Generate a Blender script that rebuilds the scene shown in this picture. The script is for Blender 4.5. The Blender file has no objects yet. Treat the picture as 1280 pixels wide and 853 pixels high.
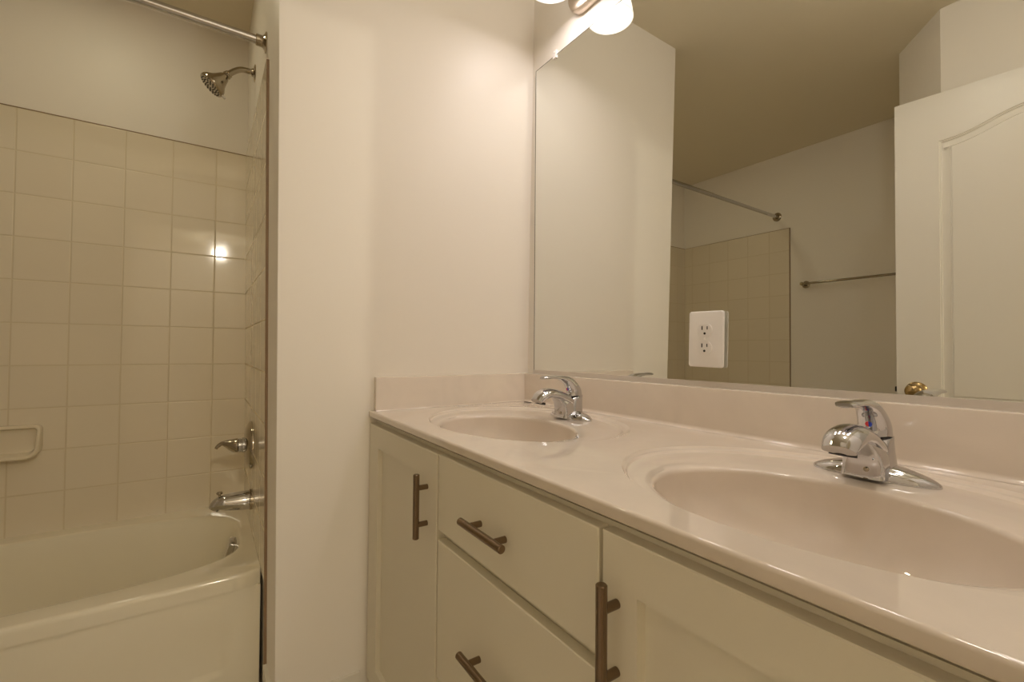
import bpy, bmesh, math, random
from mathutils import Vector, Matrix, Quaternion

PI = math.pi
scene = bpy.context.scene
COL = scene.collection

# ------------------------------------------------------------------ camera, light level
cam_data = bpy.data.cameras.new('camera')
cam_data.sensor_width = 36.0
cam_data.lens = 565.634 / 1280.0 * 36.0
cam_data.clip_start = 0.02
cam = bpy.data.objects.new('camera', cam_data)
COL.objects.link(cam)
ROT = Matrix(((0.560366, 0.011629, 0.828163), (0.828208, -0.017268, -0.560154), (0.007787, 0.999783, -0.019307)))
CAM = (1.29412, -0.93537, 1.03613)
cam.matrix_world = Matrix.Translation(CAM) @ ROT.to_4x4()
scene.camera = cam

world = bpy.data.worlds.new('world')
scene.world = world
world.use_nodes = True
world.node_tree.nodes['Background'].inputs[0].default_value = (0.8, 0.85, 1.0, 1)
world.node_tree.nodes['Background'].inputs[1].default_value = 0.0

scene.view_settings.view_transform = 'Standard'
scene.view_settings.look = 'None'
scene.view_settings.exposure = -0.08
scene.view_settings.gamma = 1.0
scene.view_settings.use_curve_mapping = False
scene.cycles.use_denoising = True
scene.cycles.max_bounces = 16
scene.cycles.diffuse_bounces = 8
scene.cycles.glossy_bounces = 8
scene.cycles.transmission_bounces = 6
scene.cycles.caustics_reflective = True
scene.cycles.sample_clamp_indirect = 6.0
scene.cycles.blur_glossy = 0.0

LAMP_W = 0.68          # each bulb of the vanity light
SHADE_E = 1.05         # glow of its frosted glass
HALL_W = 46.0         # ceiling lamp of the hall outside the door
LAMP_COL = (1.0, 0.895, 0.90)
HALL_COL = (1.0, 0.91, 0.74)
BATH_FILL_W = 5.0         # unseen fill lamp added under the bathroom ceiling, above the frame
TUB_FILL_W = 1.7           # unseen fill lamp added over the tub to brighten the alcove
TUB_FILL_COL = (1.0, 0.90, 0.62)
BATH_FILL_COL = (1.0, 0.93, 0.83)

# ------------------------------------------------------------------ measures (metres)
H = 0.86              # counter top
L = 0.7835            # end wall length, from mirror wall to tub alcove
W = 1.0034            # depth of the alcove
FAR = 2.3422          # far wall
CEIL = 2.402
TUBZ = 0.3665
TILEZ = 1.8803
R = 1.42              # wall with the doorway
def xe(z): return 0.0197 * (z - H)            # the end wall is a little out of plumb
def yp(z): return -L - 0.012 * (z - H)        # and so is the plumbing wall

# ------------------------------------------------------------------ materials
def mat(name, col, rough=0.5, metal=0.0, spec=0.5, bump=0.0, bscale=300.0, coat=0.0, vary=0.0, vscale=6.0, coatr=0.05):
    m = bpy.data.materials.new(name)
    m.use_nodes = True
    nt = m.node_tree
    b = nt.nodes['Principled BSDF']
    b.inputs['Base Color'].default_value = (*col, 1)
    b.inputs['Roughness'].default_value = rough
    b.inputs['Metallic'].default_value = metal
    b.inputs['Specular IOR Level'].default_value = spec
    b.inputs['Coat Weight'].default_value = coat
    b.inputs['Coat Roughness'].default_value = coatr
    tc = nt.nodes.new('ShaderNodeTexCoord')
    if vary:
        n = nt.nodes.new('ShaderNodeTexNoise')
        n.inputs['Scale'].default_value = vscale
        n.inputs['Detail'].default_value = 6
        n.inputs['Distortion'].default_value = 1.2
        nt.links.new(tc.outputs['Object'], n.inputs['Vector'])
        cr = nt.nodes.new('ShaderNodeValToRGB')
        cr.color_ramp.elements[0].position = 0.3
        cr.color_ramp.elements[1].position = 0.7
        cr.color_ramp.elements[0].color = (*[c * (1 - vary) for c in col], 1)
        cr.color_ramp.elements[1].color = (*[min(1, c * (1 + vary)) for c in col], 1)
        nt.links.new(n.outputs['Fac'], cr.inputs['Fac'])
        nt.links.new(cr.outputs['Color'], b.inputs['Base Color'])
    if bump:
        n = nt.nodes.new('ShaderNodeTexNoise')
        n.inputs['Scale'].default_value = bscale
        n.inputs['Detail'].default_value = 3
        nt.links.new(tc.outputs['Object'], n.inputs['Vector'])
        bp = nt.nodes.new('ShaderNodeBump')
        bp.inputs['Strength'].default_value = bump
        bp.inputs['Distance'].default_value = 0.002
        nt.links.new(n.outputs['Fac'], bp.inputs['Height'])
        nt.links.new(bp.outputs['Normal'], b.inputs['Normal'])
    return m

def emit_mat(name, col, strength):
    m = bpy.data.materials.new(name)
    m.use_nodes = True
    b = m.node_tree.nodes['Principled BSDF']
    b.inputs['Base Color'].default_value = (0.9, 0.88, 0.85, 1)
    b.inputs['Roughness'].default_value = 0.35
    b.inputs['Emission Color'].default_value = (*col, 1)
    b.inputs['Emission Strength'].default_value = strength
    return m

def tile_mat(name, axis, origin, pitch_h, pitch_v, col):
    """glossy square wall tile: axis 0 or 1 is the horizontal axis (world = object coordinates)"""
    m = bpy.data.materials.new(name)
    m.use_nodes = True
    nt = m.node_tree
    N, Lk = nt.nodes, nt.links
    b = N['Principled BSDF']
    tc = N.new('ShaderNodeTexCoord')
    sp = N.new('ShaderNodeSeparateXYZ')
    Lk.new(tc.outputs['Object'], sp.inputs[0])
    def math_(op, a, bb=None):
        n = N.new('ShaderNodeMath'); n.operation = op
        for i, v in enumerate((a, bb)):
            if v is None: continue
            if isinstance(v, (int, float)): n.inputs[i].default_value = v
            else: Lk.new(v, n.inputs[i])
        return n.outputs[0]
    def dist(sock, o, pitch):
        t = math_('DIVIDE', math_('SUBTRACT', sock, o), pitch)
        fr = math_('SUBTRACT', t, math_('FLOOR', t))
        d = math_('MINIMUM', fr, math_('SUBTRACT', 1.0, fr))
        return math_('MULTIPLY', d, pitch), math_('FLOOR', t)
    dh, ih = dist(sp.outputs[axis], origin[0], pitch_h)
    dv, iv = dist(sp.outputs[2], origin[1], pitch_v)
    d = math_('MINIMUM', dh, dv)
    mr = N.new('ShaderNodeMapRange')
    mr.interpolation_type = 'SMOOTHSTEP'
    mr.inputs['From Min'].default_value = 0.0009
    mr.inputs['From Max'].default_value = 0.0034
    Lk.new(d, mr.inputs['Value'])
    tilef = mr.outputs['Result']
    # slight tone from tile to tile
    cb = N.new('ShaderNodeCombineXYZ')
    Lk.new(ih, cb.inputs[0]); Lk.new(iv, cb.inputs[1])
    wn = N.new('ShaderNodeTexWhiteNoise'); wn.noise_dimensions = '3D'
    Lk.new(cb.outputs[0], wn.inputs['Vector'])
    mixv = N.new('ShaderNodeMix'); mixv.data_type = 'RGBA'
    mixv.inputs[6].default_value = (*[c * 0.985 for c in col], 1)
    mixv.inputs[7].default_value = (*[min(1, c * 1.015) for c in col], 1)
    Lk.new(wn.outputs['Value'], mixv.inputs[0])
    mix = N.new('ShaderNodeMix'); mix.data_type = 'RGBA'
    mix.inputs[6].default_value = (col[0] * 0.85, col[1] * 0.82, col[2] * 0.74, 1)
    Lk.new(mixv.outputs[2], mix.inputs[7])
    Lk.new(tilef, mix.inputs[0])
    Lk.new(mix.outputs[2], b.inputs['Base Color'])
    rr = N.new('ShaderNodeMapRange')
    rr.inputs['To Min'].default_value = 0.55
    rr.inputs['To Max'].default_value = 0.06
    Lk.new(tilef, rr.inputs['Value'])
    Lk.new(rr.outputs['Result'], b.inputs['Roughness'])
    nz = N.new('ShaderNodeTexNoise'); nz.inputs['Scale'].default_value = 9.0; nz.inputs['Detail'].default_value = 1.0
    Lk.new(tc.outputs['Object'], nz.inputs['Vector'])
    hsum = math_('ADD', math_('MULTIPLY', tilef, 0.0008), math_('MULTIPLY', nz.outputs['Fac'], 0.0005))
    bp = N.new('ShaderNodeBump'); bp.inputs['Strength'].default_value = 0.7; bp.inputs['Distance'].default_value = 1.0
    Lk.new(hsum, bp.inputs['Height'])
    Lk.new(bp.outputs['Normal'], b.inputs['Normal'])
    return m

M = {}
WALLC = (0.83, 0.79, 0.727)
M['wall'] = mat('wall paint', WALLC, 0.42, spec=0.35, bump=0.05, bscale=420)
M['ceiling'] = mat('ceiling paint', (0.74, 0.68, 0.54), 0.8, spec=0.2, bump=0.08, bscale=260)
M['trim'] = mat('trim paint', (0.74, 0.71, 0.64), 0.35)
M['door'] = mat('door paint', (0.78, 0.75, 0.69), 0.38, bump=0.03, bscale=200)
M['floor'] = mat('floor vinyl', (0.50, 0.45, 0.37), 0.4, vary=0.12, vscale=9)
M['carpet'] = mat('hall carpet', (0.45, 0.38, 0.29), 0.95, bump=0.5, bscale=500)
TC = (0.75, 0.68, 0.55)
M['tile_back'] = tile_mat('back wall tile', 1, (-0.9105, TILEZ), 0.1483, 0.1524, TC)
M['tile_side'] = tile_mat('side wall tile', 0, (-0.9334, TILEZ), 0.1524, 0.1524, TC)
M['caulk'] = mat('dark caulk', (0.26, 0.17, 0.10), 0.6)
M['tub'] = mat('tub enamel', (0.80, 0.75, 0.61), 0.10, coat=0.4)
M['soap'] = mat('soap dish ceramic', (0.73, 0.66, 0.52), 0.15)
M['marble'] = mat('cultured marble', (0.70, 0.625, 0.545), 0.035, coat=0.6, vary=0.035, vscale=9, coatr=0.012)
M['cab'] = mat('cabinet paint', (0.75, 0.71, 0.595), 0.42, bump=0.02, bscale=200)
M['chrome'] = mat('chrome', (0.60, 0.60, 0.62), 0.04, metal=1.0)
M['chrome_dull'] = mat('polished nickel', (0.42, 0.37, 0.29), 0.12, metal=1.0)
M['bronze'] = mat('brushed bronze', (0.24, 0.175, 0.12), 0.24, metal=1.0, bump=0.06, bscale=900)
M['brass'] = mat('antique brass', (0.42, 0.30, 0.14), 0.22, metal=1.0)
M['mirror'] = mat('mirror glass', (0.80, 0.81, 0.775), 0.0, metal=1.0)
M['alu'] = mat('mirror channel', (0.66, 0.62, 0.58), 0.4, metal=0.35)
M['edge'] = mat('mirror edge', (0.10, 0.10, 0.08), 0.25)
M['plastic'] = mat('white plastic', (0.80, 0.78, 0.76), 0.25)
M['clear'] = mat('clear plastic', (0.86, 0.83, 0.80), 0.15)
M['black'] = mat('black slot', (0.012, 0.01, 0.01), 0.6)
M['rubber'] = mat('grey nozzle rubber', (0.06, 0.05, 0.04), 0.5)
M['red'] = mat('red dot', (0.75, 0.02, 0.02), 0.3)
M['blue'] = mat('blue dot', (0.02, 0.05, 0.5), 0.3)
M['nickel'] = mat('satin nickel', (0.60, 0.52, 0.43), 0.3, metal=1.0)
M['glow'] = emit_mat('lit frosted glass', (1.0, 0.95, 0.88), SHADE_E)
M['bulb'] = emit_mat('lit bulb', (1.0, 0.93, 0.84), 2.0)
M['hallglow'] = emit_mat('lit hall lamp', (1.0, 0.93, 0.84), 2.5)  # also worn by the two added fill lamps

# ------------------------------------------------------------------ helpers
ORIGIN = {}
def thing(name, loc, label, cat, group=None, rotz=0.0):
    o = bpy.data.objects.new(name, None)
    COL.objects.link(o)
    o.location = loc
    o.rotation_euler = (0, 0, rotz)
    o.empty_display_size = 0.05
    o['label'] = label
    o['category'] = cat
    if group: o['group'] = group
    ORIGIN[o.name] = Vector(loc)
    return o

class MB:
    def __init__(s):
        s.bm = bmesh.new()
    def _ring(s, pts):
        return [s.bm.verts.new(p) for p in pts]
    def face(s, vs):
        try: return s.bm.faces.new(vs)
        except ValueError: return None
    def bridge(s, a, b, closed=True):
        n = len(a)
        for i in range(n if closed else n - 1):
            j = (i + 1) % n
            s.face((a[i], a[j], b[j], b[i]))
    def poly_loft(s, loops, cap0=True, cap1=True, closed=True):
        rs = [s._ring(l) for l in loops]
        for a, b in zip(rs, rs[1:]): s.bridge(a, b, closed)
        if cap0: s.face(list(reversed(rs[0])))
        if cap1: s.face(rs[-1])
        return s
    def box(s, lo, hi, bevel=0.0, seg=2):
        t = bmesh.new()
        bmesh.ops.create_cube(t, size=1.0)
        for v in t.verts:
            v.co = Vector([lo[i] + (v.co[i] + 0.5) * (hi[i] - lo[i]) for i in range(3)])
        if bevel:
            bmesh.ops.bevel(t, geom=t.edges[:], offset=bevel, segments=seg, profile=0.7, affect='EDGES', clamp_overlap=True)
        s.add(t)
        return s
    def add(s, t, mtx=None):
        if mtx is not None: bmesh.ops.transform(t, matrix=mtx, verts=t.verts[:])
        me = bpy.data.meshes.new('tmp')
        t.to_mesh(me); t.free()
        s.bm.from_mesh(me)
        bpy.data.meshes.remove(me)
    def prism(s, poly, z0, z1):
        return s.poly_loft([[(x, y, z0) for x, y in poly], [(x, y, z1) for x, y in poly]])
    def tube(s, path, rad, n=16, cap=True):
        path = [Vector(p) for p in path]
        rads = rad if isinstance(rad, (list, tuple)) else [rad] * len(path)
        up = None
        loops = []
        for i, p in enumerate(path):
            t = (path[min(i + 1, len(path) - 1)] - path[max(i - 1, 0)]).normalized()
            if up is None:
                up = t.orthogonal().normalized()
            else:
                up = (up - t * up.dot(t)).normalized()
            side = t.cross(up)
            loops.append([p + (up * math.cos(a) + side * math.sin(a)) * rads[i] for a in [2 * PI * k / n for k in range(n)]])
        return s.poly_loft(loops, cap, cap)
    def lathe(s, prof, org=(0, 0, 0), axis=(0, 0, 1), n=32, cap=True, ref=None, squash=1.0):
        """prof: (radius, distance along the axis)"""
        ax = Vector(axis).normalized()
        u = (Vector(ref) if ref else ax.orthogonal()).normalized()
        v = ax.cross(u)
        org = Vector(org)
        loops = [[org + ax * h + (u * math.cos(a) + v * math.sin(a) * squash) * max(r, 1e-5) for a in [2 * PI * k / n for k in range(n)]] for r, h in prof]
        return s.poly_loft(loops, cap, cap)
    def build(s, name, m, parent=None, smooth=38, local=False, kind=None):
        bmesh.ops.remove_doubles(s.bm, verts=s.bm.verts[:], dist=1e-6)
        bmesh.ops.recalc_face_normals(s.bm, faces=s.bm.faces[:])
        me = bpy.data.meshes.new(name)
        if parent is not None and not local:
            off = -WORLD(parent)
            bmesh.ops.translate(s.bm, vec=off, verts=s.bm.verts[:])
        s.bm.to_mesh(me); s.bm.free()
        ms = m if isinstance(m, (list, tuple)) else [m]
        for x in ms: me.materials.append(x)
        if smooth:
            for p in me.polygons: p.use_smooth = True
            me.set_sharp_from_angle(angle=math.radians(smooth))
        o = bpy.data.objects.new(name, me)
        COL.objects.link(o)
        if parent is not None:
            o.parent = parent
        ORIGIN[o.name] = WORLD(parent) if parent is not None else Vector((0, 0, 0))
        if kind: o['kind'] = kind
        return o

def WORLD(o):
    return ORIGIN[o.name]

def tag(o, label, cat, group=None):
    o['label'] = label; o['category'] = cat
    if group: o['group'] = group
    return o

def structure(name, mb, m, smooth=30, label=None):
    o = mb.build(name, m, None, smooth)
    o['kind'] = 'structure'
    if label: o['label'] = label
    return o

def smoothpath(pts, n=8):
    """Catmull-Rom through the points"""
    P = [Vector(p) for p in pts]
    P = [P[0] * 2 - P[1]] + P + [P[-1] * 2 - P[-2]]
    out = []
    for i in range(1, len(P) - 2):
        p0, p1, p2, p3 = P[i - 1:i + 3]
        for k in range(n):
            t = k / n
            out.append(0.5 * ((2 * p1) + (p2 - p0) * t + (2 * p0 - 5 * p1 + 4 * p2 - p3) * t * t + (3 * p1 - p0 - 3 * p2 + p3) * t ** 3))
    out.append(P[-2])
    return out

def smoothvals(vals, n=8):
    return [v.x for v in smoothpath([(v, 0, 0) for v in vals], n)]

# ------------------------------------------------------------------ the room
b = MB(); b.box((-1.3, -2.6, -0.1), (R + 0.06, 0.2, 0.0)); structure('floor', b, M['floor'], 0, 'beige bathroom floor')
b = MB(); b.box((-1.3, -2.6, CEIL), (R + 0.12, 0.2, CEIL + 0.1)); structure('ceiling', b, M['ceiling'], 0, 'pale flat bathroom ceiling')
b = MB(); b.box((-1.3, 0.006, 0), (R + 0.12, 0.106, CEIL)); structure('wall_mirror', b, M['wall'], 0, 'off-white wall behind the mirror and vanity light')
# block between the vanity and the tub: end wall facing the vanity, plumbing wall facing the tub
b = MB()
lo, hi = [], []
for z, ring in ((0.0, lo), (CEIL, hi)):
    e = 0.004
    ring += [(xe(z), 0.006, z), (xe(z), yp(z) + e, z), (xe(z) - e * 0.3, yp(z) + e * 0.3, z), (xe(z) - e, yp(z), z), (-W - 0.0114, yp(z), z), (-W - 0.0114, 0.006, z)]
b.poly_loft([lo, hi]); structure('wall_end', b, M['wall'], 30, 'off-white wall at the end of the vanity')
b = MB(); b.box((-W - 0.11, -FAR - 0.1, 0), (-W - 0.0114, 0.006, CEIL)); structure('wall_tub', b, M['wall'], 0, 'painted wall above the long tiled side of the tub')
b = MB(); b.box((-W - 0.0114, -FAR - 0.11, 0), (R + 0.12, -FAR - 0.009, CEIL)); structure('wall_far', b, M['wall'], 0, 'painted wall with the towel bar, opposite the mirror')
b = MB()
b.prism([(0.587, -FAR - 0.009), (0.587, -1.669), (0.774, -1.455), (R + 0.12, -1.455), (R + 0.12, -FAR - 0.009)], 0, CEIL)
structure('wall_corner', b, M['wall'], 0, 'boxed-out wall with an angled corner behind the door')
b = MB()
b.box((R, -0.66, 0), (R + 0.12, 0.006, CEIL)); b.box((R, -1.455, 0), (R + 0.12, -1.445, CEIL)); b.box((R, -1.445, 2.06), (R + 0.12, -0.66, CEIL))
structure('wall_right', b, M['wall'], 0, 'wall with the doorway')
# door casing
b = MB()
b.box((R - 0.012, -0.66, 0), (R, -0.60, 2.12), 0.003); b.box((R - 0.012, -1.43, 2.06), (R, -0.66, 2.12), 0.003)
structure('trim_1', b, M['trim'], 30, 'painted casing round the doorway')
# hall outside the doorway
b = MB()
b.box((R + 0.12, -2.3, 0), (4.4, -2.2, CEIL)); b.box((R + 0.12, 0.6, 0), (4.4, 0.7, CEIL)); b.box((4.3, -2.2, 0), (4.4, 0.6, CEIL))
b.box((R + 0.12, 0.106, 0), (R + 0.2, 0.6, CEIL)); b.box((R + 0.02, -2.2, 0), (R + 0.12, -1.455, CEIL))
structure('wall_hall', b, M['wall'], 0, 'hall walls beyond the doorway')
b = MB(); b.box((R + 0.06, -2.3, -0.1), (4.4, 0.7, 0.0)); structure('floor_hall', b, M['carpet'], 0, 'hall carpet')
b = MB(); b.box((R + 0.12, -2.3, CEIL), (4.4, 0.7, CEIL + 0.1)); structure('ceiling_hall', b, M['ceiling'], 0, 'hall ceiling')

# tile panels round the tub
T0 = TUBZ - 0.004
b = MB(); b.box((-W - 0.0114, -FAR - 0.009, T0), (-W, yp(1.2) + 0.02, TILEZ), 0.0015, 1)
structure('wall_tile_tub', b, M['tile_back'], 0, 'beige glossy square tile along the tub')
b = MB()
def tp(z): return [(-W, yp(z) - 0.008, z), (-0.195, yp(z) - 0.008, z), (-0.193, yp(z) - 0.006, z), (-0.193, yp(z) + 0.001, z), (-W, yp(z) + 0.001, z)]
b.poly_loft([tp(T0), tp(TILEZ)]); structure('wall_tile_plumbing', b, M['tile_side'], 30, 'beige glossy square tile behind the tub faucet')
b = MB(); b.box((-W, -FAR - 0.009, T0), (-0.193, -FAR, TILEZ), 0.0015, 1)
structure('wall_tile_far', b, M['tile_side'], 0, 'beige glossy square tile at the far end of the tub')
# dark sealant lines at the free edges of the tile
b = MB()
def cz(z): return [(-0.193, yp(z) - 0.0075, z), (-0.1922, yp(z) - 0.0068, z), (-0.1912, yp(z) + 0.001, z), (-0.193, yp(z) + 0.001, z)]
b.poly_loft([cz(0.0), cz(TILEZ)])
structure('trim_2', b, M['caulk'], 30, 'dark sealant line at the edge of the tile')
b = MB(); b.box((-0.193, -FAR - 0.009, T0), (-0.189, -FAR - 0.003, TILEZ)); b.box((-W, -FAR - 0.009, TILEZ), (-0.189, -FAR - 0.004, TILEZ + 0.003))
b.box((-W - 0.0114, -FAR, TILEZ), (-W - 0.0005, yp(1.88), TILEZ + 0.0035))
structure('trim_3', b, M['caulk'], 0, 'thin dark sealant line along the top of the tile')
b = MB()
b.box((-0.187, yp(0.0) - 0.012, 0), (-0.012, yp(0.0) + 0.004, 0.13), 0.003); b.box((xe(0.05) - 0.004, -L + 0.004, 0), (-0.005, -0.56, 0.13), 0.003)
structure('baseboard_end', b, M['trim'], 30, 'white baseboard at the end wall')

# ------------------------------------------------------------------ room door, standing open
DA = math.radians(-5.9)
door = bpy.data.objects.new('door_1', None)
COL.objects.link(door)
door.location = (0.6545, -1.3595, 0.0); door.rotation_euler = (0, 0, DA)
door['kind'] = 'structure'; door['label'] = 'white arch-panelled door standing open, seen in the mirror'
ORIGIN['door_1'] = Vector((0.6545, -1.3595, 0))
DW, DT, D0, D1 = 0.752, 0.035, 0.012, 2.032
def panel_outline(x0, x1, z0, z1, rise, n=40):
    pts = [(x0, z0), (x1, z0)]
    for i in range(n + 1):
        t = i / n
        pts.append((x1 + (x0 - x1) * t, z1 + rise * (0.5 - 0.5 * math.cos(2 * PI * t)) ** 1.15))
    return pts
def inset_poly(pts, d):
    n = len(pts); out = []
    for i in range(n):
        p0, p1, p2 = Vector(pts[i - 1]), Vector(pts[i]), Vector(pts[(i + 1) % n])
        e1, e2 = (p1 - p0).normalized(), (p2 - p1).normalized()
        n1, n2 = Vector((-e1.y, e1.x)), Vector((-e2.y, e2.x))
        bis = n1 + n2
        out.append(p1 + bis * (d / max(0.25, 1 + n1.dot(n2))))
    return [(p.x, p.y) for p in out]
b = MB()
# slab as a frame of face strips round two panels on the front, plain back
fr, bk = 0.0, -DT
outer = [(0, D0), (DW, D0), (DW, D1), (0, D1)]
def ring3(pts, y): return [(x, y, z) for x, z in pts]
up = panel_outline(0.130, DW - 0.130, 0.84, 1.848, 0.062)
lowp = panel_outline(0.130, DW - 0.130, 0.22, 0.70, 0.0)
t = b.bm
# front face with two holes: fill by triangulation
edges = []
def addloop(pts, y):
    vs = [t.verts.new((x, y, z)) for x, z in pts]
    es = [t.edges.new((vs[i], vs[(i + 1) % len(vs)])) for i in range(len(vs))]
    return vs, es
ov, oe = addloop(outer, fr); uv, ue = addloop(up, fr); lv, le = addloop(lowp, fr)
bmesh.ops.triangle_fill(t, use_beauty=True, use_dissolve=False, edges=oe + ue + le)
bv = [t.verts.new((x, bk, z)) for x, z in outer]
for i in range(4): b.face((ov[i], ov[(i + 1) % 4], bv[(i + 1) % 4], bv[i]))
b.face(bv)
for pts, vs in ((up, uv), (lowp, lv)):
    prev = vs
    for d, y in ((0.0015, -0.004), (0.006, -0.0045), (0.0075, -0.010), (0.013, -0.010), (0.030, -0.0055), (0.0315, -0.0075), (0.0345, -0.0075), (0.036, -0.004)):
        ins = inset_poly(pts, d)
        cur = [t.verts.new((x, y, z)) for x, z in ins]
        b.bridge(prev, cur); prev = cur
    b.face(prev)
slab = b.build('slab', M['door'], door, 30, local=True)
b = MB()
b.lathe([(0.0, 0), (0.034, 0), (0.034, 0.004), (0.028, 0.011), (0.014, 0.014), (0.012, 0.030), (0.016, 0.036), (0.0265, 0.046), (0.0285, 0.056), (0.0265, 0.066), (0.018, 0.073), (0.0, 0.075)], (0.060, 0.0, 0.889), (0, 1, 0), 32, cap=False)
b.build('knob', M['brass'], door, 40, local=True)
b = MB(); b.box((-0.008, -0.026, 0.880), (0.0, -0.012, 0.900), 0.002); b.build('latch', M['black'], door, 0, local=True)

# ------------------------------------------------------------------ vanity cabinet
FY = -0.546           # face of the doors
van = thing('vanity_cabinet', (0.69, -0.27, 0.0), 'cream shaker vanity cabinet under the double-sink counter', 'cabinet')
VX0, VX1, VZ0, VZ1 = 0.000, 1.366, 0.10, 0.836
b = MB()
b.box((VX0 + 0.002, FY + 0.040, VZ0), (VX0 + 0.018, 0.004, VZ1)); b.box((VX1 - 0.018, FY + 0.040, VZ0), (VX1, 0.004, VZ1))
b.box((VX0 + 0.018, FY + 0.040, VZ0), (VX1 - 0.018, 0.004, VZ0 + 0.016)); b.box((VX0 + 0.018, -0.008, VZ0 + 0.016), (VX1 - 0.018, 0.004, VZ1))
b.build('carcass', M['cab'], van, 0)
b = MB(); b.box((VX0 + 0.004, FY + 0.085, 0.0), (VX1 - 0.004, FY + 0.10, VZ0)); b.box((VX0 + 0.004, -0.02, 0.0), (VX1 - 0.004, 0.0, VZ0)); b.build('toe_kick', M['cab'], van, 0)
b = MB()
fy0, fy1 = FY + 0.0195, FY + 0.040
b.box((VX0 + 0.002, fy0, VZ1 - 0.045), (VX1, fy1, 0.8315)); b.box((VX0 + 0.002, fy0, VZ0), (VX1, fy1, VZ0 + 0.04))
for x0, x1 in ((VX0 + 0.002, 0.04), (0.436, 0.476), (0.888, 0.928), (VX1 - 0.04, VX1)): b.box((x0, fy0, VZ0 + 0.04), (x1, fy1, VZ1 - 0.045))
for z in (0.666, 0.377): b.box((0.476, fy0, z - 0.02), (0.888, fy1, z + 0.02))
b.build('face_frame', M['cab'], van, 0)

def pull(parent, cx, cz, vertical, name='handle'):
    b = MB()
    y = FY - 0.0245
    hl, pc, r = 0.0665, 0.0378, 0.0066
    d = Vector((0, 0, 1)) if vertical else Vector((1, 0, 0))
    c = Vector((cx, y, cz))
    b.lathe([(0.0, -hl), (r - 0.0012, -hl), (r, -hl + 0.0012), (r, hl - 0.0012), (r - 0.0012, hl), (0.0, hl)], c, d, 20, cap=False)
    for s in (-1, 1):
        p = c + d * (s * pc)
        b.lathe([(0.0054, 0.0), (0.0054, 0.0245)], p, (0, 1, 0), 16)
    return b.build(name, M['bronze'], parent, 40)

def shaker(parent, x0, x1, z0, z1, sl, sr, rail):
    b = MB()
    o = [(x0, z0), (x1, z0), (x1, z1), (x0, z1)]
    def rg(p, y): return [(x, y, z) for x, z in p]
    def ins(l, r_, bt, tp_): return [(x0 + l, z0 + bt), (x1 - r_, z0 + bt), (x1 - r_, z1 - tp_), (x0 + l, z1 - tp_)]
    e = 0.0015
    b.poly_loft([rg(o, FY + 0.019), rg(o, FY + e), rg(ins(e, e, e, e), FY), rg(ins(sl, sr, rail, rail), FY),
                 rg(ins(sl + 0.0012, sr + 0.0012, rail + 0.0012, rail + 0.0012), FY + 0.012)], True, True)
    return b.build('door', M['cab'], parent, 20)

d = shaker(van, 0.0015, 0.4525, 0.115, 0.8245, 0.076, 0.077, 0.058); d['label'] = 'narrow shaker door next to the end wall'
pull(d, 0.406, 0.7105, True)
d = shaker(van, 0.9105, 1.3625, 0.115, 0.8260, 0.052, 0.058, 0.058); d['label'] = 'shaker door under the nearer sink'
pull(d, 0.934, 0.7125, True)
for z0, z1, hz in ((0.6755, 0.8255, 0.742), (0.3865, 0.657, 0.516), (0.115, 0.3675, 0.245)):
    b = MB(); b.box((0.4600, FY, z0), (0.9045, FY + 0.019, z1), 0.0015, 1)
    dr = b.build('drawer', M['cab'], van, 0)
    pull(dr, 0.666, hz, False)

# ------------------------------------------------------------------ counter with two integral oval sinks
CX0, CX1, CYF, CYB = 0.001, 1.400, -0.549, 0.005
top = thing('vanity_countertop', (0.70, -0.27, H), 'glossy beige marble-look counter with two oval sinks and splashes', 'countertop')
SINKS = ((0.372, 0.386), (1.042, 1.044))
XM = 0.708
NR = 0.0045
NOSE_Y = CYF + NR
b = MB()
SN = 144
sink_bounds = []
OA, OB, OY = 0.284, 0.222, -0.275
IA, IB, IY = 0.194, 0.1445, -0.338
def make_cell(b, x0, x1, y0, y1, oc):
    th = [2 * PI * k / SN for k in range(SN)]
    cor = [math.atan2((yc - OY) / OB, (xc - oc) / OA) % (2 * PI) for xc in (x0, x1) for yc in (y0, y1)]
    for c in cor:
        i = min(range(len(th)), key=lambda k: abs((th[k] - c + PI) % (2 * PI) - PI))
        th[i] = c
    th.sort()
    rect = []
    for a in th:
        dx, dy = OA * math.cos(a), OB * math.sin(a)
        tt = min([((x1 - oc) / dx) if dx > 1e-9 else 1e9, ((x0 - oc) / dx) if dx < -1e-9 else 1e9, ((y1 - OY) / dy) if dy > 1e-9 else 1e9, ((y0 - OY) / dy) if dy < -1e-9 else 1e9])
        rect.append((oc + dx * tt, OY + dy * tt, H))
    def ell(s): return [(oc + (OA + s) * math.cos(a), OY + (OB + s) * math.sin(a), H) for a in th]
    loops = [rect, ell(0.010), ell(0.004), ell(0.0)]
    rs = [b._ring(l) for l in loops]
    for p, q in zip(rs, rs[1:]): b.bridge(p, q)
    return th
thetas = [make_cell(b, CX0, XM, NOSE_Y, CYB, SINKS[0][0]), make_cell(b, XM, CX1, NOSE_Y, CYB, SINKS[1][0])]
# rounded front edge and underside
prof = [(NOSE_Y, H)]
for k in range(1, 9):
    a = PI / 2 + (PI / 2) * k / 8
    prof.append((NOSE_Y + NR * math.cos(a), H - NR + NR * math.sin(a)))
prof += [(CYF, H - 0.0135)]
for k in range(1, 5):
    a = PI + (PI / 2) * k / 4
    prof.append((CYF + 0.0035 + 0.0035 * math.cos(a), H - 0.0135 + 0.0035 * math.sin(a)))
prof += [(CYF + 0.03, H - 0.017), (CYF + 0.03, H - 0.022)]
rows = [[b.bm.verts.new((x, y, z)) for y, z in prof] for x in (CX0, XM, CX1)]
for p, q in zip(rows, rows[1:]): b.bridge(p, q, False)
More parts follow.
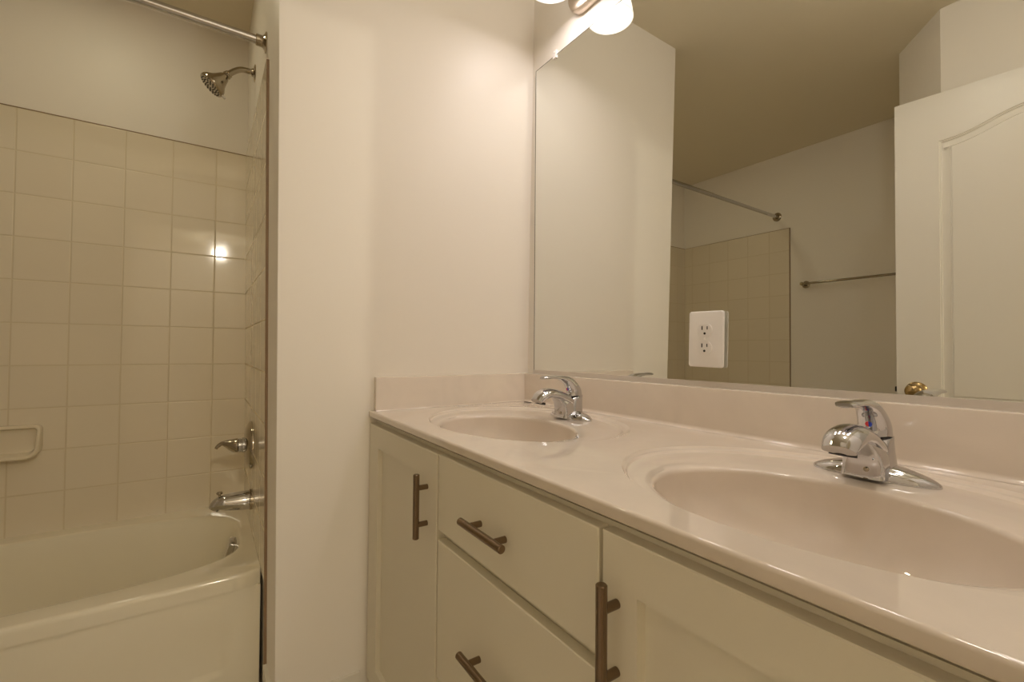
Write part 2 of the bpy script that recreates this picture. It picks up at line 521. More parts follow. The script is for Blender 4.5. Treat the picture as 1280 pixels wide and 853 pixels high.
# right end and back
for x in (CX0, CX1):
    b.face([b.bm.verts.new((x, y, z)) for y, z in prof] + [b.bm.verts.new((x, CYB, H - 0.022)), b.bm.verts.new((x, CYB, H))])
b.build('slab', M['marble'], top, 25)
for (oc, ic), th, which in zip(SINKS, thetas, ('farther', 'nearer')):
    b = MB()
    loops = []
    def mixl(f, z, ds=0.0):
        l = []
        for a in th:
            ox, oy = oc + (OA + ds) * math.cos(a), OY + (OB + ds) * math.sin(a)
            ix, iy = ic + IA * math.cos(a), IY + IB * math.sin(a)
            l.append((ox + (ix - ox) * f, oy + (iy - oy) * f, H + z))
        return l
    def inner(s, z):
        return [(ic + IA * s * math.cos(a), IY + IB * s * math.sin(a), H + z) for a in th]
    loops += [mixl(0, 0), mixl(0.02, -0.0004), mixl(0.05, -0.0018), mixl(0.08, -0.0028), mixl(0.10, -0.0031), mixl(0.135, -0.0034), mixl(0.155, -0.0042), mixl(0.18, -0.0058), mixl(0.20, -0.0064), mixl(0.215, -0.0066), mixl(0.45, -0.0066), mixl(0.72, -0.0066), mixl(0.8, -0.0070), mixl(0.93, -0.0082)]
    for k in range(0, 8):     # rolled rim
        a = (PI / 2) * k / 7
        s = 1.0 - 0.004 + 0.035 * (1 - math.sin(a))
        loops.append(inner(1.03 - 0.035 * math.sin(a), -0.0088 - 0.008 * (1 - math.cos(a))))
    for k in range(1, 15):
        u = k / 14
        s = 0.995 * math.cos(u * PI / 2) ** 0.62 if u < 1 else 0.0
        s = max(s, 0.09)
        loops.append(inner(s, -0.0168 - 0.118 * math.sin(u * PI / 2) ** 0.9))
    b.poly_loft(loops, False, True)
    sk = b.build('sink_basin', M['marble'], top, 60)
    sk['label'] = which + ' oval basin'
    b = MB(); b.lathe([(0.0, 0.0), (0.021, 0.0), (0.024, 0.003), (0.019, 0.005), (0.016, 0.007), (0.0, 0.008)], (ic, IY, H - 0.1355), (0, 0, 1), 28, cap=False)
    b.build('drain', M['chrome'], sk, 40)
HS = 0.0952
pr = [(0.005, H), (0.005, H + HS), (-0.017, H + HS), (-0.0191, H + HS - 0.0009), (-0.02, H + HS - 0.003), (-0.02, H + 0.009)]
for k in range(1, 6):
    a = (PI / 2) * k / 5
    pr.append((-0.02 - 0.009 * (1 - math.cos(a)), H + 0.009 - 0.009 * math.sin(a) + 0.0003))
b = MB(); b.poly_loft([[(x, y, z) for y, z in pr] for x in (0.021, CX1)]); b.build('backsplash', M['marble'], top, 30)
b = MB()
def sspl(y, zt=0.0): return None
sy0, sy1 = -0.5365, 0.005
pr = [(0.0005, H + 0.0003), (0.002, H + HS), (0.017, H + HS), (0.0191, H + HS - 0.0009), (0.02, H + HS - 0.003), (0.02, H + 0.005), (0.0215, H + 0.0018), (0.025, H + 0.0003)]
b.poly_loft([[(x, sy0 + 0.0015, z) for x, z in pr], [(x, sy1, z) for x, z in pr]]); b.build('side_splash', M['marble'], top, 30)

# ------------------------------------------------------------------ sink faucets
def make_faucet(cx, cy, label):
    f = thing('sink_faucet', (cx, cy, H - 0.0064), label, 'faucet', 'chrome single-lever sink faucets')
    z0 = 0.0
    # deck plate, boat shaped
    b = MB(); loops = []
    n = 24
    for i in range(n + 1):
        x = -0.0775 * math.cos(PI * i / n)
        u = abs(x) / 0.0775
        hy = max(0.0012, 0.0270 * (1 - u ** 2.8) ** 0.55)
        hz = 0.0035 + 0.0195 * (1 - u ** 2.0) ** 0.80 if u < 1 else 0.0022
        l = []
        for k in range(17):
            a = PI * k / 16
            l.append((x, hy * math.cos(a), 0.0022 + (hz - 0.0022) * math.sin(a) ** 0.8))
        l += [(x, -hy, 0.0), (x, hy, 0.0)]
        loops.append(l)
    b.poly_loft(loops); b.build('deck_plate', M['chrome'], f, 50, local=True)
    # body column
    def sect(cy_, z, hx, hy, tilt=0.0, p=2.5, n=36):
        l = []
        for k in range(n):
            a = 2 * PI * k / n
            c, s = math.cos(a), math.sin(a)
            x = hx * abs(c) ** (2 / p) * (1 if c >= 0 else -1)
            y = hy * abs(s) ** (2 / p) * (1 if s >= 0 else -1)
            l.append((x, cy_ + y * math.cos(tilt), z + y * math.sin(tilt)))
        return l
    b = MB()
    b.poly_loft([sect(-0.003, 0.004, 0.034, 0.036), sect(-0.002, 0.012, 0.031, 0.033), sect(0.001, 0.022, 0.0275, 0.030), sect(0.005, 0.036, 0.0245, 0.027), sect(0.009, 0.050, 0.0225, 0.024, 0.12), sect(0.012, 0.0575, 0.0215, 0.0225, 0.16), sect(0.0122, 0.0585, 0.0205, 0.0215, 0.16)])
    b.build('body', M['chrome'], f, 45, local=True)
    # spout: broad hooded arch
    ctr = smoothpath([(0, 0.004, 0.036), (0, -0.022, 0.050), (0, -0.052, 0.0625), (0, -0.080, 0.0675), (0, -0.102, 0.0620), (0, -0.116, 0.0500)], 6)
    hx = smoothvals([0.021, 0.0220, 0.0230, 0.0240, 0.0238, 0.0205], 6)
    th = smoothvals([0.018, 0.0168, 0.0160, 0.0160, 0.0150, 0.0105], 6)
    b = MB(); loops = []
    for i, p in enumerate(ctr):
        t_ = (ctr[min(i + 1, len(ctr) - 1)] - ctr[max(i - 1, 0)]).normalized()
        nrm = Vector((0, -t_.z, t_.y)); nrm = nrm if nrm.z * 1.0 + nrm.y * -0.3 > 0 else -nrm
        l = []
        for k in range(28):
            a = 2 * PI * k / 28
            c, s = math.cos(a), math.sin(a)
            up_ = th[i] * (s ** 1.0) if s >= 0 else th[i] * 0.55 * -abs(s) ** 0.5
            l.append(p + Vector((hx[i] * c, 0, 0)) + nrm * up_)
        loops.append(l)
    b.poly_loft(loops); sp = b.build('spout', M['chrome'], f, 50, local=True)
    b = MB(); b.lathe([(0.0, 0.0), (0.0165, 0.0), (0.0165, 0.006), (0.0, 0.006)], (0, -0.1035, 0.0425), (0, 0.25, 1), 24, cap=False, ref=(1, 0, 0), squash=0.62)
    b.build('aerator', M['black'], f, 40, local=True)
    # apron below the spout that closes the front of the body
    b = MB()
    b.poly_loft([sect(-0.022, 0.004, 0.0275, 0.0205, 0, 5), sect(-0.021, 0.020, 0.0262, 0.0195, 0, 5), sect(-0.023, 0.034, 0.0240, 0.020, 0, 5), sect(-0.028, 0.046, 0.0205, 0.021, 0, 5), sect(-0.036, 0.056, 0.0165, 0.022, 0, 5)])
    b.build('apron', M['chrome'], f, 45, local=True)
    b = MB(); b.lathe([(0.0034, 0.0), (0.0034, 0.0015), (0.0015, 0.0024), (0.0, 0.0024)], (0.006, -0.0405, 0.017), (0, -1, 0.0), 14, cap=False); b.build('set_screw', M['chrome_dull'], f, 40, local=True)
    # lever handle
    pts = [(0, 0.0125, 0.0595), (0, 0.010, 0.074), (0, 0.000, 0.089), (0, -0.016, 0.102), (0, -0.038, 0.1085), (0, -0.062, 0.1105), (0, -0.086, 0.1110), (0, -0.098, 0.1100)]
    hxs = [0.0210, 0.0205, 0.0185, 0.0160, 0.0145, 0.0150, 0.0150, 0.0105]
    ths = [0.0225, 0.0200, 0.0160, 0.0115, 0.0065, 0.0045, 0.0050, 0.0035]
    ctr = smoothpath(pts, 6); hx = smoothvals(hxs, 6); th = smoothvals(ths, 6)
    b = MB(); loops = []
    for i, p in enumerate(ctr):
        if i == 0: t_ = Vector((0, 0.16, 1)).normalized()
        else: t_ = (ctr[min(i + 1, len(ctr) - 1)] - ctr[max(i - 1, 0)]).normalized()
        nrm = Vector((0, t_.z, -t_.y))
        loops.append([p + Vector((hx[i] * math.cos(a), 0, 0)) + nrm * (th[i] * math.sin(a)) for a in [2 * PI * k / 28 for k in range(28)]])
    b.poly_loft(loops); hd = b.build('lever_handle', M['chrome'], f, 50, local=True)
    for sx, mm, nm in ((-1, 'red', 'red half'), (1, 'blue', 'blue half')):
        b = MB()
        pts2 = [(0.0, -1), (0.0, 1)]
        arc = [(0.0042 * sx * math.sin(PI * k / 12), 0.0042 * math.cos(PI * k / 12)) for k in range(13)]
        c0 = Vector((0, -0.0115, 0.0775)); upv = Vector((0, -0.35, 0.94)).normalized(); nn = Vector((0, -0.94, -0.35)).normalized()
        b.poly_loft([[c0 + Vector((x, 0, 0)) + upv * z for x, z in arc], [c0 + nn * 0.0008 + Vector((x, 0, 0)) + upv * z for x, z in arc]])
        o = b.build('temperature_dot', M[mm], hd, 0, local=True); o['label'] = nm + ' of the temperature dot'
    return f
make_faucet(0.368, -0.116, 'chrome lever faucet at the sink beside the end wall')
make_faucet(1.036, -0.116, 'chrome lever faucet at the sink right of the outlet')

# ------------------------------------------------------------------ mirror
mir = thing('wall_mirror_panel', (0.7, 0.0, 0.968), 'large frameless mirror above the counter splash', 'mirror')
MX0, MX1, MZ0, MZ1 = 0.0489, 1.395, 0.9605, 2.0046
b = MB(); b.box((MX0, 0.0, MZ0), (MX1, 0.005, MZ1)); b.build('glass', M['mirror'], mir, 0)
b = MB(); b.box((MX0 - 0.0022, -0.0004, MZ0), (MX0, 0.006, MZ1 + 0.0015)); b.box((MX0, -0.0004, MZ1), (MX1, 0.006, MZ1 + 0.0015)); b.build('edge', M['edge'], mir, 0)
b = MB(); b.box((MX0 - 0.003, -0.0025, H + HS - 0.0002), (MX1, -0.0003, 0.9685)); b.box((MX0 - 0.003, -0.0003, H + HS + 0.0004), (MX1, 0.006, MZ0)); b.build('bottom_channel', M['alu'], mir, 0)
for cx in (0.1520, 1.20):
    b = MB(); b.box((cx - 0.008, -0.0045, MZ1 - 0.010), (cx + 0.008, -0.0004, MZ1 + 0.004), 0.0015); b.box((cx - 0.008, -0.0045, MZ1 + 0.002), (cx + 0.008, 0.006, MZ1 + 0.016), 0.0015)
    b.lathe([(0.0035, 0), (0.003, 0.0015), (0, 0.002)], (cx, -0.0045, MZ1 + 0.010), (0, -1, 0), 14, cap=False)
    b.build('clip', M['clear'], mir, 30)

# ------------------------------------------------------------------ outlet let into the mirror
out = thing('wall_outlet', (0.6985, 0.0, 1.0632), 'white double electrical outlet set into the mirror', 'outlet')
out.rotation_euler = (0, math.radians(1.0), 0)
def rrect(hw, hh, r, y, n=6, cz=0.0):
    l = []
    for cx_, cz_, a0 in ((hw - r, hh - r, 0), (-hw + r, hh - r, PI / 2), (-hw + r, -hh + r, PI), (hw - r, -hh + r, 1.5 * PI)):
        for k in range(n + 1):
            a = a0 + (PI / 2) * k / n
            l.append((cx_ + r * math.cos(a), y, cz + cz_ + r * math.sin(a)))
    return l
b = MB(); b.poly_loft([rrect(0.0425, 0.0628, 0.006, -0.0062), rrect(0.0425, 0.0628, 0.006, -0.0085), rrect(0.041, 0.0613, 0.005, -0.0108), rrect(0.038, 0.0583, 0.004, -0.0118)])
b.build('cover_plate', M['plastic'], out, 30, local=True)
b = MB(); b.box((-0.022, -0.0065, -0.045), (0.022, -0.0002, 0.045)); b.build('box', M['plastic'], out, 0, local=True)
for cz in (0.0195, -0.0195):
    def face_shape(r, y):
        l = []
        for k in range(36):
            a = 2 * PI * k / 36
            x, z = r * math.cos(a), r * math.sin(a)
            l.append((x, y, cz + max(-0.0142, min(0.0142, z))))
        return l
    b = MB(); b.poly_loft([face_shape(0.0175, -0.0112), face_shape(0.0175, -0.0132), face_shape(0.0168, -0.0138)])
    rc = b.build('receptacle', M['plastic'], out, 30, local=True)
    b = MB()
    b.box((-0.0075, -0.0143, cz + 0.001), (-0.0050, -0.0135, cz + 0.0098)); b.box((0.0050, -0.0143, cz + 0.002), (0.0073, -0.0135, cz + 0.0092))
    b.lathe([(0.0, 0), (0.0027, 0), (0.0027, 0.0008), (0.0, 0.0008)], (0, -0.0135, cz - 0.0068), (0, -1, 0), 16, cap=False)
    b.build('slots', M['black'], rc, 0, local=True)
b = MB(); b.lathe([(0.0036, 0), (0.0036, 0.0008), (0.0024, 0.0016), (0, 0.0017)], (0, -0.0116, 0), (0, -1, 0), 16, cap=False); b.build('screw', M['plastic'], out, 40, local=True)

# ------------------------------------------------------------------ vanity light above the mirror
vl = thing('vanity_light', (0.70, 0.006, 2.12), 'vanity wall light with glowing white glass shades above the mirror', 'light')
LX = [0.282, 0.550, 0.818, 1.086]
b = MB()
def pill(d, y):
    l = []
    for k in range(25): 
        a = PI / 2 + PI * k / 24; l.append((LX[0] + 0.006 + (0.054 - d) * math.cos(a), y, 2.122 + (0.054 - d) * math.sin(a)))
    for k in range(25):
        a = -PI / 2 + PI * k / 24; l.append((LX[-1] - 0.006 + (0.054 - d) * math.cos(a), y, 2.122 + (0.054 - d) * math.sin(a)))
    return l
b.poly_loft([pill(0, 0.006), pill(0, -0.012), pill(0.004, -0.020), pill(0.014, -0.024)]); b.build('back_plate', M['nickel'], vl, 30)
LY = -0.120
for lx in LX:
    b = MB()
    b.lathe([(0.0, 0.0), (0.020, 0.0), (0.020, 0.006), (0.016, 0.010), (0.0, 0.011)], (lx, -0.024, 2.122), (0, -1, 0), 24, cap=False)
    b.tube(smoothpath([(lx, -0.030, 2.130), (lx, -0.040, 2.170), (lx, -0.050, 2.225), (lx, -0.080, 2.262), (lx, LY, 2.262), (lx, LY, 2.225)], 6), 0.007, 12)
    b.lathe([(0.0, 0.0), (0.024, 0.0), (0.026, 0.010), (0.020, 0.026), (0.0, 0.026)], (lx, LY, 2.212), (0, 0, 1), 24, cap=False)
    b.build('arm', M['nickel'], vl, 40)
    b = MB()
    outp = [(0.026, 2.214), (0.036, 2.205), (0.050, 2.185), (0.060, 2.160), (0.067, 2.130), (0.072, 2.098)]
    inp = [(r - 0.004, z) for r, z in reversed(outp[:])]
    inp[-1] = (0.0, 2.208)
    b.lathe([(r, z) for r, z in outp + inp], (lx, LY, 0), (0, 0, 1), 40, cap=False)
    sh = b.build('shade', M['glow'], vl, 60)
    b = MB(); b.lathe([(0.0, 0.0), (0.016, 0.006), (0.026, 0.024), (0.027, 0.036), (0.018, 0.058), (0.013, 0.072), (0.013, 0.082), (0.0, 0.082)], (lx, LY, 2.124), (0, 0, 1), 24, cap=False)
    b.build('bulb', M['bulb'], sh, 60)
    ld = bpy.data.lights.new('vanity_bulb_light', 'AREA')
    ld.shape = 'DISK'; ld.size = 0.10
    ld.energy = LAMP_W; ld.color = LAMP_COL
    lo_ = bpy.data.objects.new('vanity_bulb_light', ld); COL.objects.link(lo_)
    lo_.location = (lx, LY, 2.102)

# ------------------------------------------------------------------ bathtub
tub = thing('bathtub', (-0.64, -1.56, 0.0), 'pale glossy built-in bathtub in the tiled alcove', 'bathtub')
TX0, TX1 = -W + 0.0005, -0.270
TY1, TY0 = yp(0.36) - 0.0085, -FAR + 0.0005
TCX, TCY = -0.642, (TY0 + TY1) / 2
HB = (TY1 - TY0) / 2 - 0.040
b = MB()
NT = 160
def tubloop(s_x, s_y, z, nexp, shift=0.0):
    l = []
    for k in range(NT):
        a = 2 * PI * k / NT
        c, s = math.cos(a), math.sin(a)
        ne = nexp if c > 0 else nexp * 0.85
        x = s_x * abs(c) ** (2 / ne) * (1 if c >= 0 else -1)
        y = s_y * abs(s) ** (2 / ne) * (1 if s >= 0 else -1)
        l.append((TCX + x, TCY + y - shift, z))
    return l
def tubrect(dx0, dx1, dy, z, rr=0.012):
    l = []
    x0, x1, y0, y1 = TX0 + dx0, TX1 - dx1, TY0 + dy, TY1 - dy
    for k in range(NT):
        a = 2 * PI * k / NT
        dx, dy_ = 0.287 * math.cos(a), HB * math.sin(a)
        tt = min([((x1 - TCX) / dx) if dx > 1e-9 else 1e9, ((x0 - TCX) / dx) if dx < -1e-9 else 1e9, ((y1 - TCY) / dy_) if dy_ > 1e-9 else 1e9, ((y0 - TCY) / dy_) if dy_ < -1e-9 else 1e9])
        l.append((TCX + dx * tt, TCY + dy_ * tt, z))
    return l
IAX = 0.287
loops = [tubrect(0, 0.0, 0, TUBZ - 0.045), tubrect(0, 0, 0, TUBZ - 0.014), tubrect(0, 0.0015, 0, TUBZ - 0.006), tubrect(0, 0.006, 0, TUBZ - 0.001), tubrect(0, 0.013, 0, TUBZ)]
for d, z in ((0.014, 0.0), (0.008, -0.0007), (0.003, -0.003), (0.0, -0.008), (-0.004, -0.016)):
    loops.append(tubloop(IAX + d, HB + d, TUBZ + z, 4.2))
for f, z in ((0.2, 0.30), (0.45, 0.24), (0.68, 0.17), (0.84, 0.11)):
    loops.append(tubloop(IAX - 0.005 - 0.055 * f ** 1.3, HB - 0.006 - 0.085 * f ** 1.2, z + 0.01, 4.0))
loops += [tubloop(0.215, HB - 0.12, 0.085, 3.4), tubloop(0.17, HB - 0.17, 0.066, 3.0), tubloop(0.08, HB - 0.4, 0.062, 2.4)]
b.poly_loft(loops, False, True)
b.build('basin', M['tub'], tub, 50)
# apron with a shallow embossed panel
b = MB()
AX = TX1 - 0.004
ny, nz = 150, 44
def sm(e0, e1, v):
    t_ = max(0.0, min(1.0, (v - e0) / (e1 - e0))); return t_ * t_ * (3 - 2 * t_)
rows = []
for j in range(nz + 1):
    z = 0.001 + (TUBZ - 0.046) * j / nz
    r_ = []
    for i in range(ny + 1):
        uu = i / ny
        y = TY0 + (TY1 - TY0) * (uu if uu < 0.8 else uu)
        edge = TY1 - 0.078 - 0.16 * max(0.0, 0.19 - z) * 1.0
        edge0 = TY0 + 0.078 + 0.16 * max(0.0, 0.19 - z)
        q = sm(edge + 0.004, edge - 0.004, y) * sm(edge0 - 0.004, edge0 + 0.004, y) * sm(0.088, 0.094, z) * (1 - sm(0.15, 0.27, z))
        r_.append(b.bm.verts.new((AX - 0.006 * q, y, z)))
    rows.append(r_)
for p, q in zip(rows, rows[1:]): b.bridge(p, q, False)
back = [b.bm.verts.new((AX - 0.03, y, z)) for y, z in ((TY0, 0.001), (TY1, 0.001), (TY1, TUBZ - 0.046), (TY0, TUBZ - 0.046))]
topr, botr = rows[-1], rows[0]
b.face(botr + [back[1], back[0]]); b.face(list(reversed(topr)) + [back[3], back[2]])
b.face([r_[0] for r_ in rows] + [back[3], back[0]]); b.face([r_[-1] for r_ in reversed(rows)] + [back[1], back[2]]); b.face(back)
b.build('apron', M['tub'], tub, 40)
# overflow plate on the end of the basin
b = MB()
oc = Vector((-0.622, TCY + HB - 0.026, 0.315)); on = Vector((0, -1, 0.30)).normalized(); ou = Vector((1, 0, 0)); ow = on.cross(ou)
def orr(hw, hh, r, d):
    return [oc + ou * x + ow * z + on * d for x, _, z in rrect(hw, hh, r, 0)]
b.poly_loft([orr(0.034, 0.034, 0.012, -0.012), orr(0.034, 0.034, 0.012, 0.006), orr(0.031, 0.031, 0.011, 0.010), orr(0.022, 0.022, 0.008, 0.0115)])
b.build('overflow_plate', M['chrome'], tub, 40)

# ------------------------------------------------------------------ tub spout, valve, shower head
def PY(z): return yp(z) - 0.008
sp = thing('tub_spout', (-0.635, PY(0.477), 0.477), 'chrome tub spout with diverter knob on the tiled wall', 'spout')
y0 = PY(0.477)
b = MB()
ctr = smoothpath([(-0.635, y0, 0.477), (-0.635, y0 - 0.030, 0.477), (-0.635, y0 - 0.065, 0.479), (-0.635, y0 - 0.090, 0.479), (-0.635, y0 - 0.107, 0.473), (-0.635, y0 - 0.116, 0.460)], 6)
rd = smoothvals([0.0345, 0.034, 0.0305, 0.027, 0.022, 0.0170], 6)
b.tube(ctr, rd, 24); body = b.build('body', M['chrome'], sp, 50)
b = MB(); b.lathe([(0.037, 0), (0.037, 0.006), (0.034, 0.008)], (-0.635, y0, 0.477), (0, -1, 0), 28); b.build('escutcheon', M['chrome_dull'], sp, 40)
b = MB(); b.lathe([(0.004, 0), (0.004, 0.014), (0.009, 0.017), (0.010, 0.021), (0.008, 0.025), (0.0, 0.026)], (-0.635, y0 - 0.097, 0.495), (0, -0.1, 1), 18, cap=False); b.build('diverter_knob', M['chrome_dull'], sp, 40)

va = thing('shower_valve', (-0.640, PY(0.677), 0.677), 'round chrome valve plate with pointed lever above the tub spout', 'valve')
y0 = PY(0.677)
b = MB(); b.lathe([(0.0, 0), (0.0875, 0), (0.0875, 0.005), (0.083, 0.011), (0.066, 0.018), (0.045, 0.022), (0.030, 0.023), (0.0, 0.023)], (-0.640, y0, 0.677), (0, -1, 0), 48, cap=False); b.build('escutcheon', M['chrome_dull'], va, 40)
b = MB()
b.lathe([(0.0, 0.020), (0.027, 0.020), (0.027, 0.030), (0.0235, 0.0315), (0.0235, 0.034), (0.025, 0.0355), (0.025, 0.041), (0.022, 0.0425), (0.022, 0.045), (0.0, 0.045)], (-0.640, y0, 0.679), (0, -1, 0), 32, cap=False); b.build('collar', M['chrome'], va, 40)
b = MB()
ctr = smoothpath([(-0.640, y0 - 0.043, 0.680), (-0.640, y0 - 0.048, 0.680), (-0.640, y0 - 0.060, 0.683), (-0.640, y0 - 0.076, 0.688), (-0.640, y0 - 0.092, 0.690), (-0.640, y0 - 0.104, 0.683), (-0.640, y0 - 0.110, 0.674)], 6)
rd = smoothvals([0.024, 0.026, 0.022, 0.014, 0.008, 0.0065, 0.005], 6)
b.tube(ctr, rd, 20); b.build('lever', M['chrome_dull'], va, 50)

zs = 2.0765
ys = yp(zs)
hd = thing('showerhead', (-0.660, ys, zs), 'chrome shower head on a bent arm above the tile', 'shower head')
b = MB(); b.lathe([(0.031, 0), (0.030, 0.003), (0.016, 0.007), (0.012, 0.013), (0.0, 0.013)], (-0.660, ys, zs), (0, -1, 0), 32, cap=True); b.build('flange', M['chrome_dull'], hd, 40)
b = MB(); b.tube(smoothpath([(-0.66, ys, zs - 0.001), (-0.66, ys - 0.020, zs + 0.001), (-0.66, ys - 0.045, zs - 0.002), (-0.66, ys - 0.065, zs - 0.014), (-0.66, ys - 0.092, zs - 0.040)], 8), 0.0098, 18); b.build('arm', M['chrome_dull'], hd, 50)
ax = Vector((0, -0.66, -0.75)).normalized()
p0 = Vector((-0.66, ys - 0.083, zs - 0.031))
b = MB(); b.lathe([(0.0, 0.0), (0.0125, 0.0), (0.0135, 0.003), (0.0125, 0.007), (0.0145, 0.009), (0.0145, 0.014), (0.011, 0.018), (0.0, 0.018)], p0, ax, 24, cap=False); b.build('ball_joint', M['chrome_dull'], hd, 40)
b = MB(); b.lathe([(0.0, 0.018), (0.0135, 0.018), (0.0175, 0.024), (0.0225, 0.038), (0.029, 0.052), (0.040, 0.066), (0.0435, 0.074), (0.0435, 0.082), (0.041, 0.086), (0.036, 0.0865), (0.0, 0.0865)], p0, ax, 40, cap=False); hb = b.build('head', M['chrome_dull'], hd, 35)
b = MB()
fu = Vector((1, 0, 0)); fv = ax.cross(fu)
for rr, cnt in ((0.014, 8), (0.024, 14), (0.034, 20)):
    for k in range(cnt):
        a = 2 * PI * k / cnt
        b.lathe([(0.0022, 0.0), (0.0014, 0.003), (0.0, 0.0032)], p0 + ax * 0.0862 + fu * (rr * math.cos(a)) + fv * (rr * math.sin(a)), ax, 6, cap=False)
b.build('nozzles', M['rubber'], hb, 0)
b = MB(); b.box((-0.666, -0.006, -0.003), (-0.654, 0.012, 0.003), 0.001)
for v in b.bm.verts:
    q = v.co - Vector((-0.66, 0, 0)); v.co = p0 + ax * 0.080 + fu * q.x + Vector((0, 0.75, -0.66)).normalized() * (0.043 + q.y) + ax * q.z
b.build('spray_tab', M['plastic'], hb, 0)

# ------------------------------------------------------------------ shower rod, towel bar, soap dish
zr = 1.976
rod = thing('shower_rod', (-0.2736, -1.56, zr), 'straight chrome shower curtain rod across the tub alcove', 'shower rod')
ya, yb = yp(zr), -FAR - 0.009
b = MB(); b.tube([(-0.2736, ya - 0.004, zr), (-0.2736, -1.57, zr)], 0.0127, 24); b.tube([(-0.2736, -1.55, zr), (-0.2736, yb + 0.004, zr)], 0.0112, 24); b.lathe([(0.0127, 0), (0.0112, 0.02)], (-0.2736, -1.5601, zr), (0, 1, 0), 24); b.build('rod', M['chrome'], rod, 40)
for y, s in ((ya, -1), (yb, 1)):
    b = MB(); b.lathe([(0.030, 0), (0.030, 0.003), (0.022, 0.006), (0.0165, 0.011), (0.0165, 0.027), (0.0145, 0.029)], (-0.2736, y, zr), (0, s, 0), 32); b.build('flange', M['chrome_dull'], rod, 40)

yw = -FAR - 0.009
tb = thing('towel_bar', (0.21, yw, 1.483), 'thin metal towel bar on the far wall, seen in the mirror', 'towel bar')
b = MB(); b.tube([(-0.105, yw + 0.055, 1.483), (0.525, yw + 0.055, 1.483)], 0.0075, 16); b.build('bar', M['chrome_dull'], tb, 40)
for x in (-0.092, 0.512):
    b = MB(); b.lathe([(0.0, 0), (0.024, 0), (0.024, 0.004), (0.013, 0.009), (0.010, 0.03), (0.012, 0.044), (0.0125, 0.064), (0.0, 0.066)], (x, yw, 1.483), (0, 1, 0), 28, cap=False); b.build('bracket', M['chrome_dull'], tb, 40)

sd = thing('soap_dish', (-W, -1.50, 0.70), 'beige ceramic soap dish set in the tile', 'soap dish')
b = MB()
yc, hw = -1.50, 0.0855
def sdr(dw, dt, db, rt, rb, x, n=8):
    """front view outline: softly cornered at the top, rounder at the bottom"""
    y0_, y1_, z0_, z1_ = yc - hw + dw, yc + hw - dw, 0.642 + db, 0.757 - dt
    l = []
    for cy_, cz_, r, a0 in ((y1_ - rt, z1_ - rt, rt, 0), (y0_ + rt, z1_ - rt, rt, PI / 2), (y0_ + rb, z0_ + rb, rb, PI), (y1_ - rb, z0_ + rb, rb, 1.5 * PI)):
        for k in range(n + 1):
            a = a0 + (PI / 2) * k / n
            l.append((x, cy_ + r * math.cos(a), cz_ + r * math.sin(a)))
    return l
def lean(l, dx):   # lower part stands farther out
    return [(x + dx * max(0.0, (0.757 - z) / 0.115) ** 1.4, y, z) for x, y, z in l]
b.poly_loft([sdr(0, 0, 0, 0.018, 0.034, -W - 0.004), lean(sdr(0, 0, 0, 0.018, 0.034, -W + 0.018), 0.036), lean(sdr(0.002, 0.002, 0.002, 0.017, 0.033, -W + 0.024), 0.039), lean(sdr(0.005, 0.004, 0.005, 0.015, 0.031, -W + 0.026), 0.040),
             lean(sdr(0.009, 0.009, 0.009, 0.012, 0.028, -W + 0.025), 0.039), lean(sdr(0.012, 0.012, 0.012, 0.010, 0.026, -W + 0.019), 0.035), lean(sdr(0.017, 0.016, 0.018, 0.009, 0.022, -W + 0.003), 0.004)])
b.build('tray', M['soap'], sd, 50)

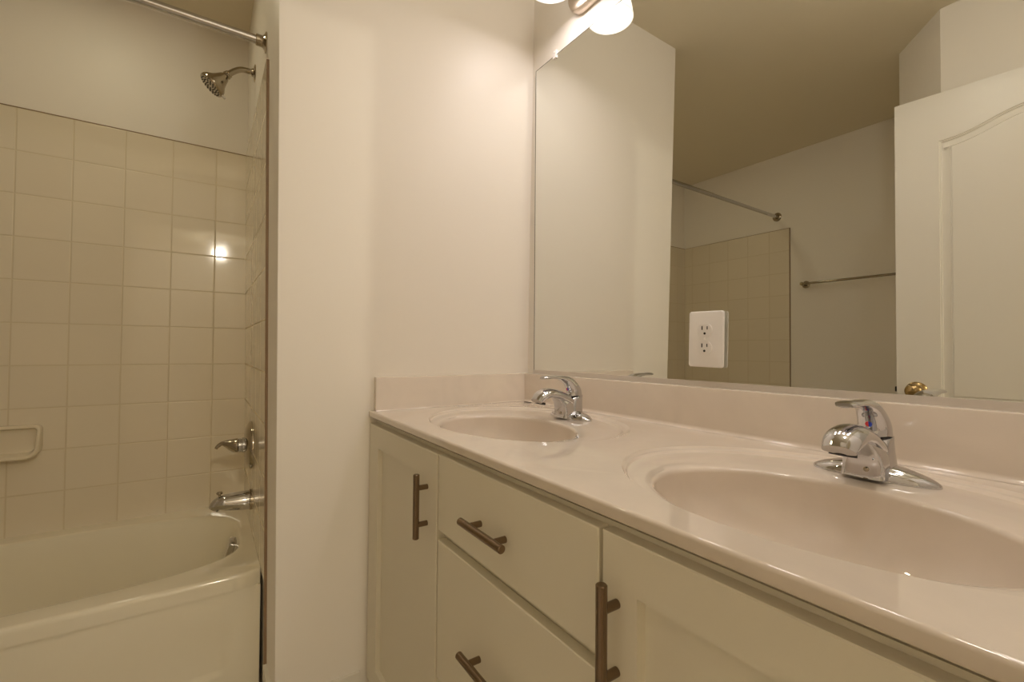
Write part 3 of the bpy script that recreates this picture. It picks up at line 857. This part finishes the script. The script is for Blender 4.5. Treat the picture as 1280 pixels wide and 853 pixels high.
# ------------------------------------------------------------------ lamp in the hall
hl = thing('hall_ceiling_lamp', (3.53, -0.82, CEIL), 'lit round ceiling lamp in the hall outside the doorway', 'light')
b = MB(); b.lathe([(0.0, 0.0), (0.15, 0.0), (0.15, -0.02), (0.14, -0.028), (0.0, -0.028)], (3.53, -0.82, CEIL), (0, 0, 1), 40, cap=False); b.build('base', M['nickel'], hl, 40)
b = MB(); b.lathe([(0.135, -0.028), (0.13, -0.05), (0.10, -0.078), (0.05, -0.093), (0.0, -0.096)], (3.53, -0.82, CEIL), (0, 0, 1), 40, cap=False); b.build('shade', M['hallglow'], hl, 60)
ld = bpy.data.lights.new('hall_bulb_light', 'POINT'); ld.energy = HALL_W; ld.color = HALL_COL; ld.shadow_soft_size = 0.03
o = bpy.data.objects.new('hall_bulb_light', ld); COL.objects.link(o); o.location = (3.53, -0.82, CEIL - 0.17)

# ------------------------------------------------------------------ added fill lamps on the ceiling, out of view
def fill_dome(cx, cy, r, label, watts, col):
    t = thing('ceiling_fill_lamp', (cx, cy, CEIL), label, 'light')
    b = MB(); b.lathe([(0.0, 0.0), (r, 0.0), (r, -0.02), (r - 0.01, -0.028), (0.0, -0.028)], (cx, cy, CEIL), (0, 0, 1), 40, cap=False); b.build('base', M['nickel'], t, 40)
    b = MB(); b.lathe([(r - 0.015, -0.028), (r - 0.02, -0.045), (r * 0.72, -0.064), (r * 0.4, -0.076), (0.0, -0.080)], (cx, cy, CEIL), (0, 0, 1), 40, cap=False); b.build('shade', M['hallglow'], t, 60)
    ld = bpy.data.lights.new('ceiling_fill_light', 'POINT'); ld.energy = watts; ld.color = col; ld.shadow_soft_size = 0.05
    o = bpy.data.objects.new('ceiling_fill_light', ld); COL.objects.link(o); o.location = (cx, cy, CEIL - 0.15)
fill_dome(1.00, -0.62, 0.14, 'added fill lamp, a flush dome on the ceiling between mirror and door', BATH_FILL_W, BATH_FILL_COL)  # made-up source that evens out the room light, never in view
rl = thing('tub_fill_lamp', (-0.48, -1.30, CEIL), 'added fill lamp, small and round, in the ceiling over the bathtub', 'light')  # made-up source that lifts the dark alcove, never in view
b = MB(); b.lathe([(0.068, 0.0), (0.066, -0.004), (0.055, -0.006), (0.050, -0.003), (0.050, 0.0)], (-0.48, -1.30, CEIL), (0, 0, 1), 40, cap=False); b.build('trim_ring', M['trim'], rl, 40)
b = MB(); b.lathe([(0.0, 0.0), (0.050, 0.0), (0.048, -0.002), (0.0, -0.0025)], (-0.48, -1.30, CEIL), (0, 0, 1), 40, cap=False); b.build('lens', M['hallglow'], rl, 40)
ld = bpy.data.lights.new('tub_fill_light', 'AREA'); ld.shape = 'DISK'; ld.size = 0.095; ld.energy = TUB_FILL_W; ld.color = TUB_FILL_COL
o = bpy.data.objects.new('tub_fill_light', ld); COL.objects.link(o); o.location = (-0.48, -1.30, CEIL - 0.004)
